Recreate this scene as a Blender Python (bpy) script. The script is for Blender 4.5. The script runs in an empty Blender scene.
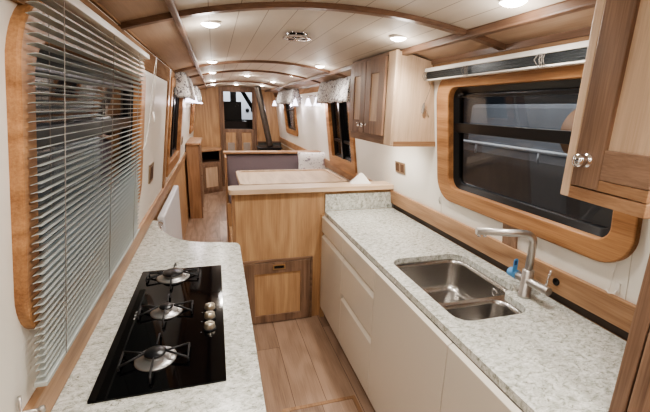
import bpy, bmesh, math, random
from mathutils import Vector, Matrix
random.seed(7)
C = bpy.context.scene.collection
PI = math.pi

# ------------------------------------------------------------------ materials
def lin(c):
    c = c / 255.0
    return c / 12.92 if c <= 0.04045 else ((c + 0.055) / 1.055) ** 2.4
def rgb(r, g, b): return (lin(r), lin(g), lin(b), 1)

def new_mat(name):
    m = bpy.data.materials.new(name); m.use_nodes = True
    nt = m.node_tree; b = nt.nodes['Principled BSDF']
    return m, nt, b

def plain(name, col, rough=.5, metal=0, bump=0, bscale=200, emit=None, estr=0, coat=0, noise=0, spec=None):
    m, nt, b = new_mat(name)
    b.inputs['Base Color'].default_value = col
    b.inputs['Roughness'].default_value = rough
    b.inputs['Metallic'].default_value = metal
    if coat: b.inputs['Coat Weight'].default_value = coat; b.inputs['Coat Roughness'].default_value = .05
    if spec is not None: b.inputs['Specular IOR Level'].default_value = spec
    if emit: b.inputs['Emission Color'].default_value = emit; b.inputs['Emission Strength'].default_value = estr
    tc = nt.nodes.new('ShaderNodeTexCoord'); n = nt.nodes.new('ShaderNodeTexNoise')
    n.inputs['Scale'].default_value = bscale; n.inputs['Detail'].default_value = 3
    nt.links.new(tc.outputs['Object'], n.inputs['Vector'])
    if noise:
        mx = nt.nodes.new('ShaderNodeMix'); mx.data_type = 'RGBA'
        mx.inputs[6].default_value = tuple(c * (1 - noise) for c in col[:3]) + (1,)
        mx.inputs[7].default_value = tuple(min(1, c * (1 + noise)) for c in col[:3]) + (1,)
        nt.links.new(n.outputs['Fac'], mx.inputs[0]); nt.links.new(mx.outputs[2], b.inputs['Base Color'])
    if bump:
        bp = nt.nodes.new('ShaderNodeBump'); bp.inputs['Strength'].default_value = bump; bp.inputs['Distance'].default_value = .002
        nt.links.new(n.outputs['Fac'], bp.inputs['Height']); nt.links.new(bp.outputs['Normal'], b.inputs['Normal'])
    return m

def oak(name, light, dark, axis='z', rough=.38, contrast=.5, ring=7, fine=1.0, planks=None, spec=.28):
    """procedural oak, grain running along one axis of the object"""
    m, nt, b = new_mat(name); N = nt.nodes; L = nt.links
    tc = N.new('ShaderNodeTexCoord'); oi = N.new('ShaderNodeObjectInfo')
    off = N.new('ShaderNodeVectorMath'); off.operation = 'SCALE'; off.inputs[0].default_value = (3.1, 5.7, 4.3)
    L.new(oi.outputs['Random'], off.inputs['Scale'])
    add = N.new('ShaderNodeVectorMath'); add.operation = 'ADD'
    L.new(tc.outputs['Object'], add.inputs[0]); L.new(off.outputs[0], add.inputs[1])
    src = add.outputs[0]; pr = None
    if planks:   # (width, length): boards along y with staggered ends and dark joints
        w, ln = planks
        sep = N.new('ShaderNodeSeparateXYZ'); L.new(tc.outputs['Object'], sep.inputs[0])
        def M(op, a, c=None):
            n = N.new('ShaderNodeMath'); n.operation = op
            for i, v in enumerate((a, c)):
                if v is None: continue
                if isinstance(v, (int, float)): n.inputs[i].default_value = v
                else: L.new(v, n.inputs[i])
            return n.outputs[0]
        px = M('DIVIDE', sep.outputs[0], w); row = M('FLOOR', px); fx = M('FRACT', px)
        rnd = N.new('ShaderNodeTexWhiteNoise'); rnd.noise_dimensions = '1D'; L.new(row, rnd.inputs['W'])
        py = M('ADD', M('DIVIDE', sep.outputs[1], ln), rnd.outputs['Value']); fy = M('FRACT', py); cell = M('FLOOR', py)
        comb = N.new('ShaderNodeCombineXYZ'); L.new(row, comb.inputs[0]); L.new(cell, comb.inputs[1])
        wn = N.new('ShaderNodeTexWhiteNoise'); wn.noise_dimensions = '2D'; L.new(comb.outputs[0], wn.inputs['Vector']); pr = wn.outputs['Value']
        o2 = N.new('ShaderNodeVectorMath'); o2.operation = 'SCALE'; L.new(wn.outputs['Color'], o2.inputs[0]); o2.inputs['Scale'].default_value = 9
        a2 = N.new('ShaderNodeVectorMath'); a2.operation = 'ADD'; L.new(src, a2.inputs[0]); L.new(o2.outputs[0], a2.inputs[1]); src = a2.outputs[0]
        gx = M('LESS_THAN', M('MINIMUM', fx, M('SUBTRACT', 1, fx)), .0016 / w)
        gy = M('LESS_THAN', M('MINIMUM', fy, M('SUBTRACT', 1, fy)), .0014 / ln)
        gap = M('MAXIMUM', gx, gy)
    ax = 'xyz'.index(axis)
    def noise(sc_along, sc_across, detail, rough_=.6):
        mp = N.new('ShaderNodeMapping'); s = [sc_across] * 3; s[ax] = sc_along
        mp.inputs['Scale'].default_value = s; L.new(src, mp.inputs['Vector'])
        n = N.new('ShaderNodeTexNoise'); n.inputs['Scale'].default_value = 1; n.inputs['Detail'].default_value = detail
        n.inputs['Roughness'].default_value = rough_; n.inputs['Distortion'].default_value = .3
        L.new(mp.outputs[0], n.inputs['Vector']); return n.outputs['Fac']
    big = noise(.7, 4.0, 2, .5); fib = noise(5, 170 * fine, 2, .7); mid = noise(1.6, 26, 4, .65)
    def math2(op, a, c):
        n = N.new('ShaderNodeMath'); n.operation = op
        for i, v in enumerate((a, c)):
            if isinstance(v, (int, float)): n.inputs[i].default_value = v
            else: L.new(v, n.inputs[i])
        return n.outputs[0]
    rings = math2('SINE', math2('MULTIPLY', big, ring * 2 * PI), 0)
    rings = math2('MULTIPLY', math2('ADD', rings, 1), .5)
    f = math2('ADD', math2('MULTIPLY', rings, .22), math2('ADD', math2('MULTIPLY', mid, .45), math2('MULTIPLY', fib, .6)))
    if pr is not None: f = math2('ADD', f, math2('MULTIPLY', math2('SUBTRACT', pr, .5), .38))
    cr = N.new('ShaderNodeValToRGB'); e = cr.color_ramp.elements
    e[0].position = .6 - .36 * (1 - contrast * .5); e[0].color = dark
    e[1].position = .6 + .36 * (1 - contrast * .5); e[1].color = light
    L.new(f, cr.inputs[0]); col = cr.outputs[0]
    if planks:
        mx = N.new('ShaderNodeMix'); mx.data_type = 'RGBA'; mx.inputs[7].default_value = tuple(c * .6 for c in dark[:3]) + (1,)
        L.new(gap, mx.inputs[0]); L.new(col, mx.inputs[6]); col = mx.outputs[2]
    L.new(col, b.inputs['Base Color']); b.inputs['Roughness'].default_value = rough; b.inputs['Specular IOR Level'].default_value = spec
    bp = N.new('ShaderNodeBump'); bp.inputs['Strength'].default_value = .18; bp.inputs['Distance'].default_value = .001
    L.new(f, bp.inputs['Height']); L.new(bp.outputs[0], b.inputs['Normal'])
    return m

def tone(c, sat=.80, val=.86):
    g = .3 * c[0] + .6 * c[1] + .1 * c[2]
    return tuple((g + (v - g) * sat) * val for v in c[:3]) + (1,)
def oakset(name, light, dark, **k):
    sat, val = k.pop('tn', (.80, .86)); light, dark = tone(light, sat, val), tone(dark, sat, val)
    return {a: oak(name + '_' + a, light, dark, axis=a, **k) for a in 'xyz'}
OAK = oakset('oak_mid', rgb(202, 156, 110), rgb(148, 104, 66))                 # frames and rails
OAKD = oakset('oak_brown', rgb(156, 118, 86), rgb(102, 72, 50), tn=(.70, 1.1))               # the darker cabinet frames
OAKL = oakset('oak_pale', rgb(222, 190, 152), rgb(184, 148, 110), ring=5, contrast=.3, tn=(.72, 1.06))   # pale panels
OAKP = oakset('oak_panel', rgb(206, 164, 114), rgb(160, 116, 72), ring=6, contrast=.35, tn=(.80, 1.06))   # bulkhead panels
TRIM = oakset('oak_ceiling_trim', rgb(150, 112, 84), rgb(98, 68, 48))
PLY = oakset('oak_ceiling_ply', rgb(202, 170, 140), rgb(172, 138, 108), ring=5, contrast=.3)
MATTOAK = oakset('oak_cornice', rgb(190, 150, 112), rgb(150, 112, 78), rough=.85, spec=.02, contrast=.3)
WIN = oakset('oak_window', rgb(200, 146, 92), rgb(140, 92, 52), tn=(.86, .86), contrast=.6)
FLOOR = oak('oak_floor', rgb(174, 148, 128), rgb(122, 100, 84), axis='y', rough=.38, planks=(.185, 1.25), contrast=.35)

CREAMW = plain('cream_wall_lining', rgb(226, 222, 214), .45, bump=.05, bscale=60)
UNIT = plain('cream_gloss_door', rgb(212, 205, 193), .16, coat=.3)
UNITIN = plain('cream_recess', rgb(120, 112, 100), .5)
BLACKP = plain('black_window_alloy', rgb(14, 14, 16), .3)
CHROME = plain('chrome', rgb(225, 225, 228), .08, 1)
STEEL = plain('brushed_steel', rgb(196, 192, 188), .36, 1, bump=.12, bscale=90)
STEELD = plain('sink_steel', rgb(172, 169, 165), .27, 1, bump=.1, bscale=50)
DARK = plain('dark_gap', rgb(16, 14, 12), .8)
HOBGL = plain('hob_black_glass', rgb(6, 6, 8), .05, spec=.3)
IRON = plain('cast_iron_black', rgb(20, 20, 22), .45, bump=.2, bscale=400)
ENAM = plain('burner_cap_enamel', rgb(16, 17, 20), .28)
ALU = plain('burner_alloy_ring', rgb(176, 175, 174), .33, .9)
KNOBM = plain('satin_knob', rgb(190, 184, 170), .3, .95)
SLAT = plain('silver_slat', rgb(180, 185, 182), .38, .2)
SLATD = plain('dark_slat', rgb(62, 66, 68), .35, .3)
HEADR = plain('white_headrail', rgb(226, 222, 216), .35)
CORD = plain('grey_cord', rgb(150, 142, 134), .8)
CORDW = plain('white_cord', rgb(228, 224, 218), .8)
RADM = plain('white_radiator_enamel', rgb(226, 228, 232), .3)
SOCK = plain('satin_socket_plate', rgb(176, 160, 140), .28, .9)
SOCKB = plain('brown_socket_insert', rgb(84, 60, 44), .4)
BLUE = plain('blue_tag', rgb(92, 152, 204), .6)
BLUEPR = plain('dark_blue_print', rgb(20, 50, 110), .5)
PURPLE = plain('purple_grey_upholstery', rgb(132, 120, 124), .9, bump=.5, bscale=500, noise=.25)
WHITEF = plain('white_napkin', rgb(238, 236, 232), .85)
WPLAST = plain('white_paint', rgb(215, 218, 222), .5)
GREYP = plain('grey_hull_paint', rgb(84, 82, 82), .4, noise=.3, bscale=3)
BLUEG = plain('blue_grey_sheet', rgb(126, 130, 136), .6, noise=.4, bscale=4)
TANP = plain('tan_varnish', rgb(170, 128, 96), .4)
BLACKM = plain('matt_black_steel', rgb(20, 20, 22), .5)
SLATE = plain('slate_hearth_tile', rgb(96, 98, 96), .4, noise=.5, bscale=40)
SHED = plain('shed_wall_paint', rgb(70, 74, 80), .8, noise=.4, bscale=.8)
BROWN = plain('brown_plinth', rgb(104, 76, 56), .5)

def groove_boards(name, col, dark, w, rough):
    m, nt, b = new_mat(name); N = nt.nodes; L = nt.links
    tc = N.new('ShaderNodeTexCoord'); sep = N.new('ShaderNodeSeparateXYZ'); L.new(tc.outputs['Object'], sep.inputs[0])
    def M(op, a, c=0):
        n = N.new('ShaderNodeMath'); n.operation = op
        for i, v in enumerate((a, c)):
            if isinstance(v, (int, float)): n.inputs[i].default_value = v
            else: L.new(v, n.inputs[i])
        return n.outputs[0]
    f = M('FRACT', M('DIVIDE', M('ADD', sep.outputs[0], .003), w))
    e = M('MINIMUM', f, M('SUBTRACT', 1, f))
    g = M('SUBTRACT', 1, M('MINIMUM', M('DIVIDE', e, .0025 / w), 1))
    mp = N.new('ShaderNodeMapping'); mp.inputs['Scale'].default_value = (60, 2, 60); L.new(tc.outputs['Object'], mp.inputs[0])
    n = N.new('ShaderNodeTexNoise'); n.inputs['Detail'].default_value = 3; n.inputs['Scale'].default_value = 1; L.new(mp.outputs[0], n.inputs['Vector'])
    mx = N.new('ShaderNodeMix'); mx.data_type = 'RGBA'; mx.inputs[6].default_value = tuple(c * .93 for c in col[:3]) + (1,); mx.inputs[7].default_value = col
    L.new(n.outputs['Fac'], mx.inputs[0])
    m2 = N.new('ShaderNodeMix'); m2.data_type = 'RGBA'; L.new(mx.outputs[2], m2.inputs[6]); m2.inputs[7].default_value = dark; L.new(g, m2.inputs[0])
    L.new(m2.outputs[2], b.inputs['Base Color']); b.inputs['Roughness'].default_value = rough
    b.inputs['Specular IOR Level'].default_value = .3
    return m
CEIL = groove_boards('ceiling_boards', rgb(204, 193, 179), rgb(108, 90, 72), .118, .6)

def stone():
    m, nt, b = new_mat('speckled_pale_stone'); N = nt.nodes; L = nt.links
    tc = N.new('ShaderNodeTexCoord')
    mp = N.new('ShaderNodeMapping'); mp.inputs['Rotation'].default_value = (0, 0, .7); mp.inputs['Scale'].default_value = (1.2, 1.9, 1); L.new(tc.outputs['Object'], mp.inputs[0])
    def noise(s, d, r=.6, dist=0, rot=True):
        n = N.new('ShaderNodeTexNoise'); n.inputs['Scale'].default_value = s; n.inputs['Detail'].default_value = d
        n.inputs['Roughness'].default_value = r; n.inputs['Distortion'].default_value = dist
        L.new(mp.outputs[0] if rot else tc.outputs['Object'], n.inputs['Vector']); return n.outputs['Fac']
    def ramp(f, stops):
        r = N.new('ShaderNodeValToRGB'); e = r.color_ramp.elements
        e[0].position, e[0].color = stops[0]; e[1].position, e[1].color = stops[1]
        for p, c in stops[2:]:
            k = e.new(p); k.color = c
        L.new(f, r.inputs[0]); return r.outputs[0]
    base = ramp(noise(34, 7, .75, .8), [(.34, rgb(124, 127, 117)), (.68, rgb(230, 230, 226)), (.44, rgb(176, 178, 168)), (.53, rgb(204, 205, 199))])
    sp = ramp(noise(70, 3, .7, 1.5), [(.36, (1, 1, 1, 1)), (.40, (0, 0, 0, 1))])
    mx = N.new('ShaderNodeMix'); mx.data_type = 'RGBA'; mx.inputs[7].default_value = rgb(126, 124, 112)
    L.new(sp, mx.inputs[0]); L.new(base, mx.inputs[6])
    sp2 = ramp(noise(34, 4, .65, 2.5, False), [(.66, (0, 0, 0, 1)), (.69, (1, 1, 1, 1))])
    m2 = N.new('ShaderNodeMix'); m2.data_type = 'RGBA'; m2.inputs[7].default_value = rgb(240, 240, 240)
    L.new(sp2, m2.inputs[0]); L.new(mx.outputs[2], m2.inputs[6])
    L.new(m2.outputs[2], b.inputs['Base Color']); b.inputs['Roughness'].default_value = .22
    return m
STONE = stone()

def floral(name, base, ink, scale, thr, flower=None):
    m, nt, b = new_mat(name); N = nt.nodes; L = nt.links
    tc = N.new('ShaderNodeTexCoord')
    n = N.new('ShaderNodeTexNoise'); n.inputs['Scale'].default_value = scale; n.inputs['Detail'].default_value = 3; n.inputs['Distortion'].default_value = 2
    L.new(tc.outputs['Object'], n.inputs['Vector'])
    r = N.new('ShaderNodeValToRGB'); r.color_ramp.elements[0].position = thr; r.color_ramp.elements[0].color = base
    r.color_ramp.elements[1].position = thr + .03; r.color_ramp.elements[1].color = ink
    L.new(n.outputs['Fac'], r.inputs[0]); out = r.outputs[0]
    if flower:
        n2 = N.new('ShaderNodeTexNoise'); n2.inputs['Scale'].default_value = scale * .5; n2.inputs['Detail'].default_value = 1
        L.new(tc.outputs['Object'], n2.inputs['Vector'])
        r2 = N.new('ShaderNodeValToRGB'); r2.color_ramp.elements[0].position = .66; r2.color_ramp.elements[0].color = (0, 0, 0, 1)
        r2.color_ramp.elements[1].position = .68; L.new(n2.outputs['Fac'], r2.inputs[0])
        mx = N.new('ShaderNodeMix'); mx.data_type = 'RGBA'; L.new(out, mx.inputs[6]); mx.inputs[7].default_value = flower; L.new(r2.outputs[0], mx.inputs[0]); out = mx.outputs[2]
    L.new(out, b.inputs['Base Color']); b.inputs['Roughness'].default_value = .85
    return m
PELM = floral('floral_pelmet_cloth', rgb(206, 204, 202), rgb(104, 100, 104), 34, .53)
CUSHM = floral('floral_cushion_cloth', rgb(236, 232, 228), rgb(140, 134, 140), 24, .62, rgb(186, 170, 176))

def glass(name, tint, refl=1.0):
    m, nt, b = new_mat(name); N = nt.nodes; L = nt.links
    N.remove(b); out = [n for n in N if n.type == 'OUTPUT_MATERIAL'][0]
    t = N.new('ShaderNodeBsdfTransparent'); t.inputs[0].default_value = tint
    g = N.new('ShaderNodeBsdfGlossy'); g.inputs['Roughness'].default_value = .02
    lw = N.new('ShaderNodeLayerWeight'); lw.inputs['Blend'].default_value = .5
    pw = N.new('ShaderNodeMath'); pw.operation = 'POWER'; L.new(lw.outputs['Facing'], pw.inputs[0]); pw.inputs[1].default_value = 4
    f = N.new('ShaderNodeMath'); f.operation = 'MULTIPLY_ADD'; L.new(pw.outputs[0], f.inputs[0]); f.inputs[1].default_value = .9; f.inputs[2].default_value = .05
    mx = N.new('ShaderNodeMixShader'); L.new(f.outputs[0], mx.inputs[0]); L.new(t.outputs[0], mx.inputs[1]); L.new(g.outputs[0], mx.inputs[2])
    L.new(mx.outputs[0], out.inputs[0]); return m
GLASS = glass('window_glass', (.72, .74, .76, 1))
LENS = plain('downlight_lens', rgb(255, 250, 240), .4, emit=(1, .93, .84, 1), estr=22)
SHADE = plain('lit_glass_shade', rgb(235, 228, 250), .3, emit=(.86, .82, 1, 1), estr=5)
STRIP = plain('lit_strip', rgb(255, 250, 240), .4, emit=(1, .93, .84, 1), estr=10)

# ------------------------------------------------------------------ geometry helpers
ORG = {}
class MB:
    def __init__(s): s.bm = bmesh.new(); s.mats = []
    def _f(s, vs, smooth=False, mi=0):
        try:
            f = s.bm.faces.new(vs); f.smooth = smooth; f.material_index = mi; return f
        except ValueError: return None
    def hexa(s, p, mi=0):      # p: 8 points, bottom 4 then top 4
        v = [s.bm.verts.new(q) for q in p]
        for q in ((3, 2, 1, 0), (4, 5, 6, 7), (0, 1, 5, 4), (1, 2, 6, 5), (2, 3, 7, 6), (3, 0, 4, 7)): s._f([v[i] for i in q], mi=mi)
        return s
    def box(s, x0, x1, y0, y1, z0, z1, mi=0):
        return s.hexa([(x0, y0, z0), (x1, y0, z0), (x1, y1, z0), (x0, y1, z0), (x0, y0, z1), (x1, y0, z1), (x1, y1, z1), (x0, y1, z1)], mi)
    def mbox(s, f, a0, a1, b0, b1, c0, c1, mi=0):   # box through a mapping f(a,b,c)
        return s.hexa([f(*q) for q in ((a0, b0, c0), (a1, b0, c0), (a1, b1, c0), (a0, b1, c0), (a0, b0, c1), (a1, b0, c1), (a1, b1, c1), (a0, b1, c1))], mi)
    def tube(s, pts, r, seg=12, caps=True, mi=0):
        pts = [Vector(p) for p in pts]; rs = r if isinstance(r, (list, tuple)) else [r] * len(pts)
        rings = []; pn = None
        for i, p in enumerate(pts):
            d = (pts[min(i + 1, len(pts) - 1)] - pts[max(i - 1, 0)]).normalized()
            if pn is None:
                a = Vector((0, 0, 1)) if abs(d.z) < .9 else Vector((1, 0, 0)); n = d.cross(a).normalized()
            else: n = (pn - d * pn.dot(d)).normalized()
            pn = n; q = d.cross(n)
            rings.append([s.bm.verts.new(p + (n * math.cos(t) + q * math.sin(t)) * rs[i]) for t in [2 * PI * k / seg for k in range(seg)]])
        for a, b in zip(rings, rings[1:]):
            for k in range(seg): s._f([a[k], a[(k + 1) % seg], b[(k + 1) % seg], b[k]], True, mi)
        if caps: s._f(rings[0][::-1], mi=mi); s._f(rings[-1], mi=mi)
        return s
    def lathe(s, prof, c, axis='z', seg=28, mi=0, flip=1):
        rings = []
        for r, h in prof:
            ring = []
            for k in range(seg):
                t = 2 * PI * k / seg; a, b = r * math.cos(t), r * math.sin(t); h2 = h * flip
                o = {'z': (a, b, h2), 'x': (h2, a, b), 'y': (a, h2, b)}[axis] if isinstance(axis, str) else None
                if o is None:
                    w = Vector(axis).normalized(); u = w.cross(Vector((0, 0, 1)) if abs(w.z) < .9 else Vector((1, 0, 0))).normalized(); v = w.cross(u)
                    o = u * a + v * b + w * h2
                ring.append(s.bm.verts.new(Vector(c) + Vector(o)))
            rings.append(ring)
        for a, b in zip(rings, rings[1:]):
            for k in range(seg): s._f([a[k], a[(k + 1) % seg], b[(k + 1) % seg], b[k]], True, mi)
        if prof[0][0] > 1e-5: s._f(rings[0][::-1], mi=mi)
        if prof[-1][0] > 1e-5: s._f(rings[-1], mi=mi)
        return s
    def plate(s, outer, holes, d0, d1, f=lambda u, v, d: (u, v, d), mi=0, smooth_side=False):
        tmp = bmesh.new(); loops = []
        for lp in [outer] + list(holes):
            vs = [tmp.verts.new((u, v, 0)) for u, v in lp]
            for a, b in zip(vs, vs[1:] + vs[:1]): tmp.edges.new((a, b))
            loops.append(vs)
        bmesh.ops.triangle_fill(tmp, use_beauty=True, use_dissolve=False, edges=tmp.edges[:])
        tmp.verts.index_update()
        co = [(v.co.x, v.co.y) for v in tmp.verts]
        A = [s.bm.verts.new(f(u, v, d0)) for u, v in co]; B = [s.bm.verts.new(f(u, v, d1)) for u, v in co]
        for fc in tmp.faces:
            ix = [v.index for v in fc.verts]; s._f([A[i] for i in ix], mi=mi); s._f([B[i] for i in ix[::-1]], mi=mi)
        for vs in loops:
            ix = [v.index for v in vs]
            for a, b in zip(ix, ix[1:] + ix[:1]): s._f([A[a], A[b], B[b], B[a]], smooth_side, mi)
        tmp.free(); return s
    def ring(s, f, outer, inner, d0, d1, dmid=None, mi=0):   # frame between two loops with the same number of points
        n = len(outer); dm = d1 if dmid is None else dmid
        lo = [[s.bm.verts.new(f(u, v, d)) for u, v in lp] for lp, d in ((outer, d0), (outer, d1), (inner, dm), (inner, d0))]
        for a, b in zip(lo, lo[1:] + lo[:1]):
            for k in range(n): s._f([a[k], a[(k + 1) % n], b[(k + 1) % n], b[k]], mi=mi)
        return s
    def surf(s, fn, nu, nv, smooth=True, mi=0):
        g = [[s.bm.verts.new(fn(i / nu, j / nv)) for j in range(nv + 1)] for i in range(nu + 1)]
        for i in range(nu):
            for j in range(nv): s._f([g[i][j], g[i + 1][j], g[i + 1][j + 1], g[i][j + 1]], smooth, mi)
        return s
    def build(s, name, mat, parent=None, bev=0, bseg=2, merge=False):
        if merge: bmesh.ops.remove_doubles(s.bm, verts=s.bm.verts[:], dist=1e-5)
        bmesh.ops.recalc_face_normals(s.bm, faces=s.bm.faces[:])
        o3 = ORG.get(parent.name, Vector((0, 0, 0))) if parent else Vector((0, 0, 0))
        for v in s.bm.verts: v.co -= o3
        me = bpy.data.meshes.new(name); s.bm.to_mesh(me); s.bm.free()
        for m in (mat if isinstance(mat, (list, tuple)) else [mat]): me.materials.append(m)
        o = bpy.data.objects.new(name, me); C.objects.link(o)
        if parent: o.parent = parent; ORG[o.name] = o3
        if bev:
            b = o.modifiers.new('bevel', 'BEVEL'); b.width = bev; b.segments = bseg; b.limit_method = 'ANGLE'; b.angle_limit = .7
        return o
def box(*a): return MB().box(*a)

def thing(name, label, cat, loc=(0, 0, 0), group=None):
    o = bpy.data.objects.new(name, None); o.empty_display_size = .05; C.objects.link(o); o.location = loc
    ORG[o.name] = Vector(loc); o['label'] = label; o['category'] = cat
    if group: o['group'] = group
    return o
def tag(o, label, cat, group=None):
    o['label'] = label; o['category'] = cat
    if group: o['group'] = group
    return o
def struct(name, mb, mat, parent=None, **k):
    o = mb.build(name, mat, parent, **k)
    if not parent: o['kind'] = 'structure'
    return o
def dup(root, delta, label=None, group=None):
    def cp(o, par):
        c = o.copy(); C.objects.link(c)
        if par: c.parent = par
        for ch in list(o.children): cp(ch, c)
        return c
    r = cp(root, None); r.location = root.location + Vector(delta)
    if label: r['label'] = label
    if group: r['group'] = group
    return r
def rrect(u0, u1, v0, v1, r, n=6):
    r = r if isinstance(r, (list, tuple)) else [r] * 4; pts = []
    for (cx, cy, sx, sy, a0), q in zip(((u1, v1, -1, -1, 0), (u0, v1, 1, -1, 90), (u0, v0, 1, 1, 180), (u1, v0, -1, 1, 270)), r):
        for k in range(n + 1):
            t = math.radians(a0 + 90 * k / n); pts.append((cx + sx * q + q * math.cos(t), cy + sy * q + q * math.sin(t)))
    return pts

# the hull section: both sides lean in above the rail, ceiling is a shallow arc
XR, XL, K = 1.35, -.447, .125
def WR(y, z, d=0): return (XR - K * max(0, z - .9) - d, y, z)
def WL(y, z, d=0): return (XL + K * max(0, z - .9) + d, y, z)
def zc(x): return 2.05 - (x - .452) ** 2 / (2 * 2.56)
YN, YF, ZT = -1.3, 8.1, 1.94

# ------------------------------------------------------------------ setting
struct('floor', MB().box(-.6, 1.5, YN, 8.2, -.04, 0), FLOOR)
m = MB()
def ceil_strip(x0, x1, mi, n):
    m.surf(lambda a, b: (x0 + (x1 - x0) * a, YN + (8.2 - YN) * b, zc(x0 + (x1 - x0) * a)), n, 1, True, mi)
    m.surf(lambda a, b: (x0 + (x1 - x0) * a, YN + (8.2 - YN) * b, zc(x0 + (x1 - x0) * a) + .04), n, 1, True, mi)
ceil_strip(-.36, -.11, 1, 4); ceil_strip(-.11, 1.02, 0, 24); ceil_strip(1.02, 1.27, 1, 4)
struct('ceiling', m, [CEIL, PLY['y']])

def arch_trim(name, y, w=.036, drop=.020):
    m = MB(); n = 40; x0, x1 = -.32, 1.224
    for i in range(n):
        a = x0 + (x1 - x0) * i / n; b = x0 + (x1 - x0) * (i + 1) / n
        ya, yb = y - .12 * (a - .452), y - .12 * (b - .452)
        m.hexa([(a, ya - w / 2, zc(a) - drop), (b, yb - w / 2, zc(b) - drop), (b, yb + w / 2, zc(b) - drop), (a, ya + w / 2, zc(a) - drop),
                (a, ya - w / 2, zc(a) + .004), (b, yb - w / 2, zc(b) + .004), (b, yb + w / 2, zc(b) + .004), (a, ya + w / 2, zc(a) + .004)])
    struct(name, m, TRIM['x'])
for i, y in enumerate((-.45, 1.54, 3.5, 4.42, 6.35)): arch_trim('trim_%d' % (i + 1), y)
for i, x in enumerate((-.12, 1.035)):
    hw = (.013, .019)[i]
    struct('trim_%d' % (i + 6), box(x - hw, x + hw, YN, YF, zc(x) - (.024, .03)[i], zc(x) + .003), TRIM['y'], bev=.006)
# cornice strips and side rails
for i, W in enumerate((WL, WR)):
    struct('trim_%d' % (i + 8), MB().mbox(W, YN, YF, (1.93, 1.915)[i], 1.945, -.01, (.010, .018)[i]), (MATTOAK, TRIM)[i]['y'])
    struct('trim_%d' % (i + 16), MB().mbox(W, YN, YF, (1.825, 1.852)[i], 1.92, -.01, .010), MATTOAK['y'])
struct('trim_10', MB().mbox(WL, YN, YF, .902, 1.0, -.01, .018), OAK['y'], bev=.003)
m = MB().mbox(WR, YN, YF, .94, 1.045, -.01, .02)
struct('trim_11', m, OAK['y'], bev=.003)
struct('trim_18', MB().mbox(WR, .575, 2.63, .9, .945, -.01, .004), plain('painted_gap_shade', rgb(66, 54, 46), .7))  # brown strip paints in the shade between rail and worktop
struct('trim_12', MB().mbox(WR, 1.325, 1.41, 1.04, 1.16, -.01, .012), OAKD['z'])

# walls with window openings: (y0, y1, z0, z1) of the wooden frame outside and inside
WINS = {1: (WR, (.815, 1.967, 1.148, 1.85), (.898, 1.85, 1.232, 1.782), .13, .06),
        2: (WR, (3.42, 4.31, 1.0, 1.86), (3.52, 4.18, 1.13, 1.80), .02, .01),
        3: (WR, (6.07, 7.12, 1.2, 1.84), (6.16, 7.02, 1.28, 1.78), .08, .05),
        4: (WL, (.815, 2.12, 1.15, 1.85), (.88, 2.01, 1.232, 1.77), .13, .07),
        5: (WL, (3.35, 4.6, 1.06, 1.87), (3.45, 4.5, 1.16, 1.80), .02, .01),
        6: (WL, (6.5, 7.5, 1.2, 1.84), (6.6, 7.4, 1.28, 1.78), .08, .05)}
def mid_loop(o, i, ro, ri):
    return rrect((o[0] + i[0]) / 2, (o[1] + i[1]) / 2, (o[2] + i[2]) / 2, (o[3] + i[3]) / 2, (ro + ri) / 2)
for side, W, ids in (('right', WR, (1, 2, 3)), ('left', WL, (4, 5, 6))):
    m = MB(); holes = [mid_loop(*WINS[k][1:]) for k in ids]
    m.plate([(YN, .9), (8.2, .9), (8.2, 1.95), (YN, 1.95)], holes, 0, -.05, W)
    m.mbox(W, YN, 8.2, -.04, .9, -.05, 0, mi=1)
    struct('wall_' + side, m, [CREAMW, OAKP['z']])
def make_window(k, extra):
    W, o, i, ro, ri = WINS[k]
    m = MB(); L0 = rrect(*o, ro, 10); L1 = rrect(*i, ri, 10)
    m.ring(W, L0, L1, -.045, .022)
    win = struct('window_%d' % k, m, WIN['y'], bev=.006)
    b = .030
    m = MB(); L2 = rrect(i[0] - .004, i[1] + .004, i[2] - .004, i[3] + .004, ri, 10); L3 = rrect(i[0] + b, i[1] - b, i[2] + b, i[3] - b, max(ri - .02, .005), 10)
    m.ring(W, L2, L3, -.06, -.012, -.03)
    extra(m, W, i)
    fr = m.build('window_frame', BLACKP, win, bev=.002)
    g = MB(); g.mbox(W, i[0] + .01, i[1] - .01, i[2] + .01, i[3] - .01, -.045, -.041)
    g.build('pane', GLASS, win)
    return win
def ex_hopper(m, W, i):
    m.mbox(W, i[0] + .005, i[1] - .005, 1.548, 1.598, -.05, -.018)
    m.mbox(W, i[0] + .02, i[1] - .02, i[3] - .05, i[3] - .035, -.045, -.022)
w1 = make_window(1, ex_hopper)
m = MB()
for y in (1.78, .99):
    m.mbox(WR, y - .02, y + .02, 1.742, 1.752, -.03, -.01); m.lathe([(0, -.008), (.006, -.008), (.006, .008), (0, .008)], WR(y, 1.74, -.008), 'x', 12)
m.build('window_catch', BLACKM, w1)
w4 = make_window(4, ex_hopper)
make_window(2, lambda m, W, i: (m.mbox(W, 3.84, 3.89, i[2], i[3], -.05, .0), m.mbox(W, i[0], i[1], 1.3, 1.33, -.05, -.02)))
make_window(5, lambda m, W, i: m.mbox(W, 3.95, 4.0, i[2], i[3], -.05, -.01))
for k in (3, 6): make_window(k, lambda m, W, i: m.mbox(W, i[0], i[1], 1.6, 1.63, -.05, -.02))

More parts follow.
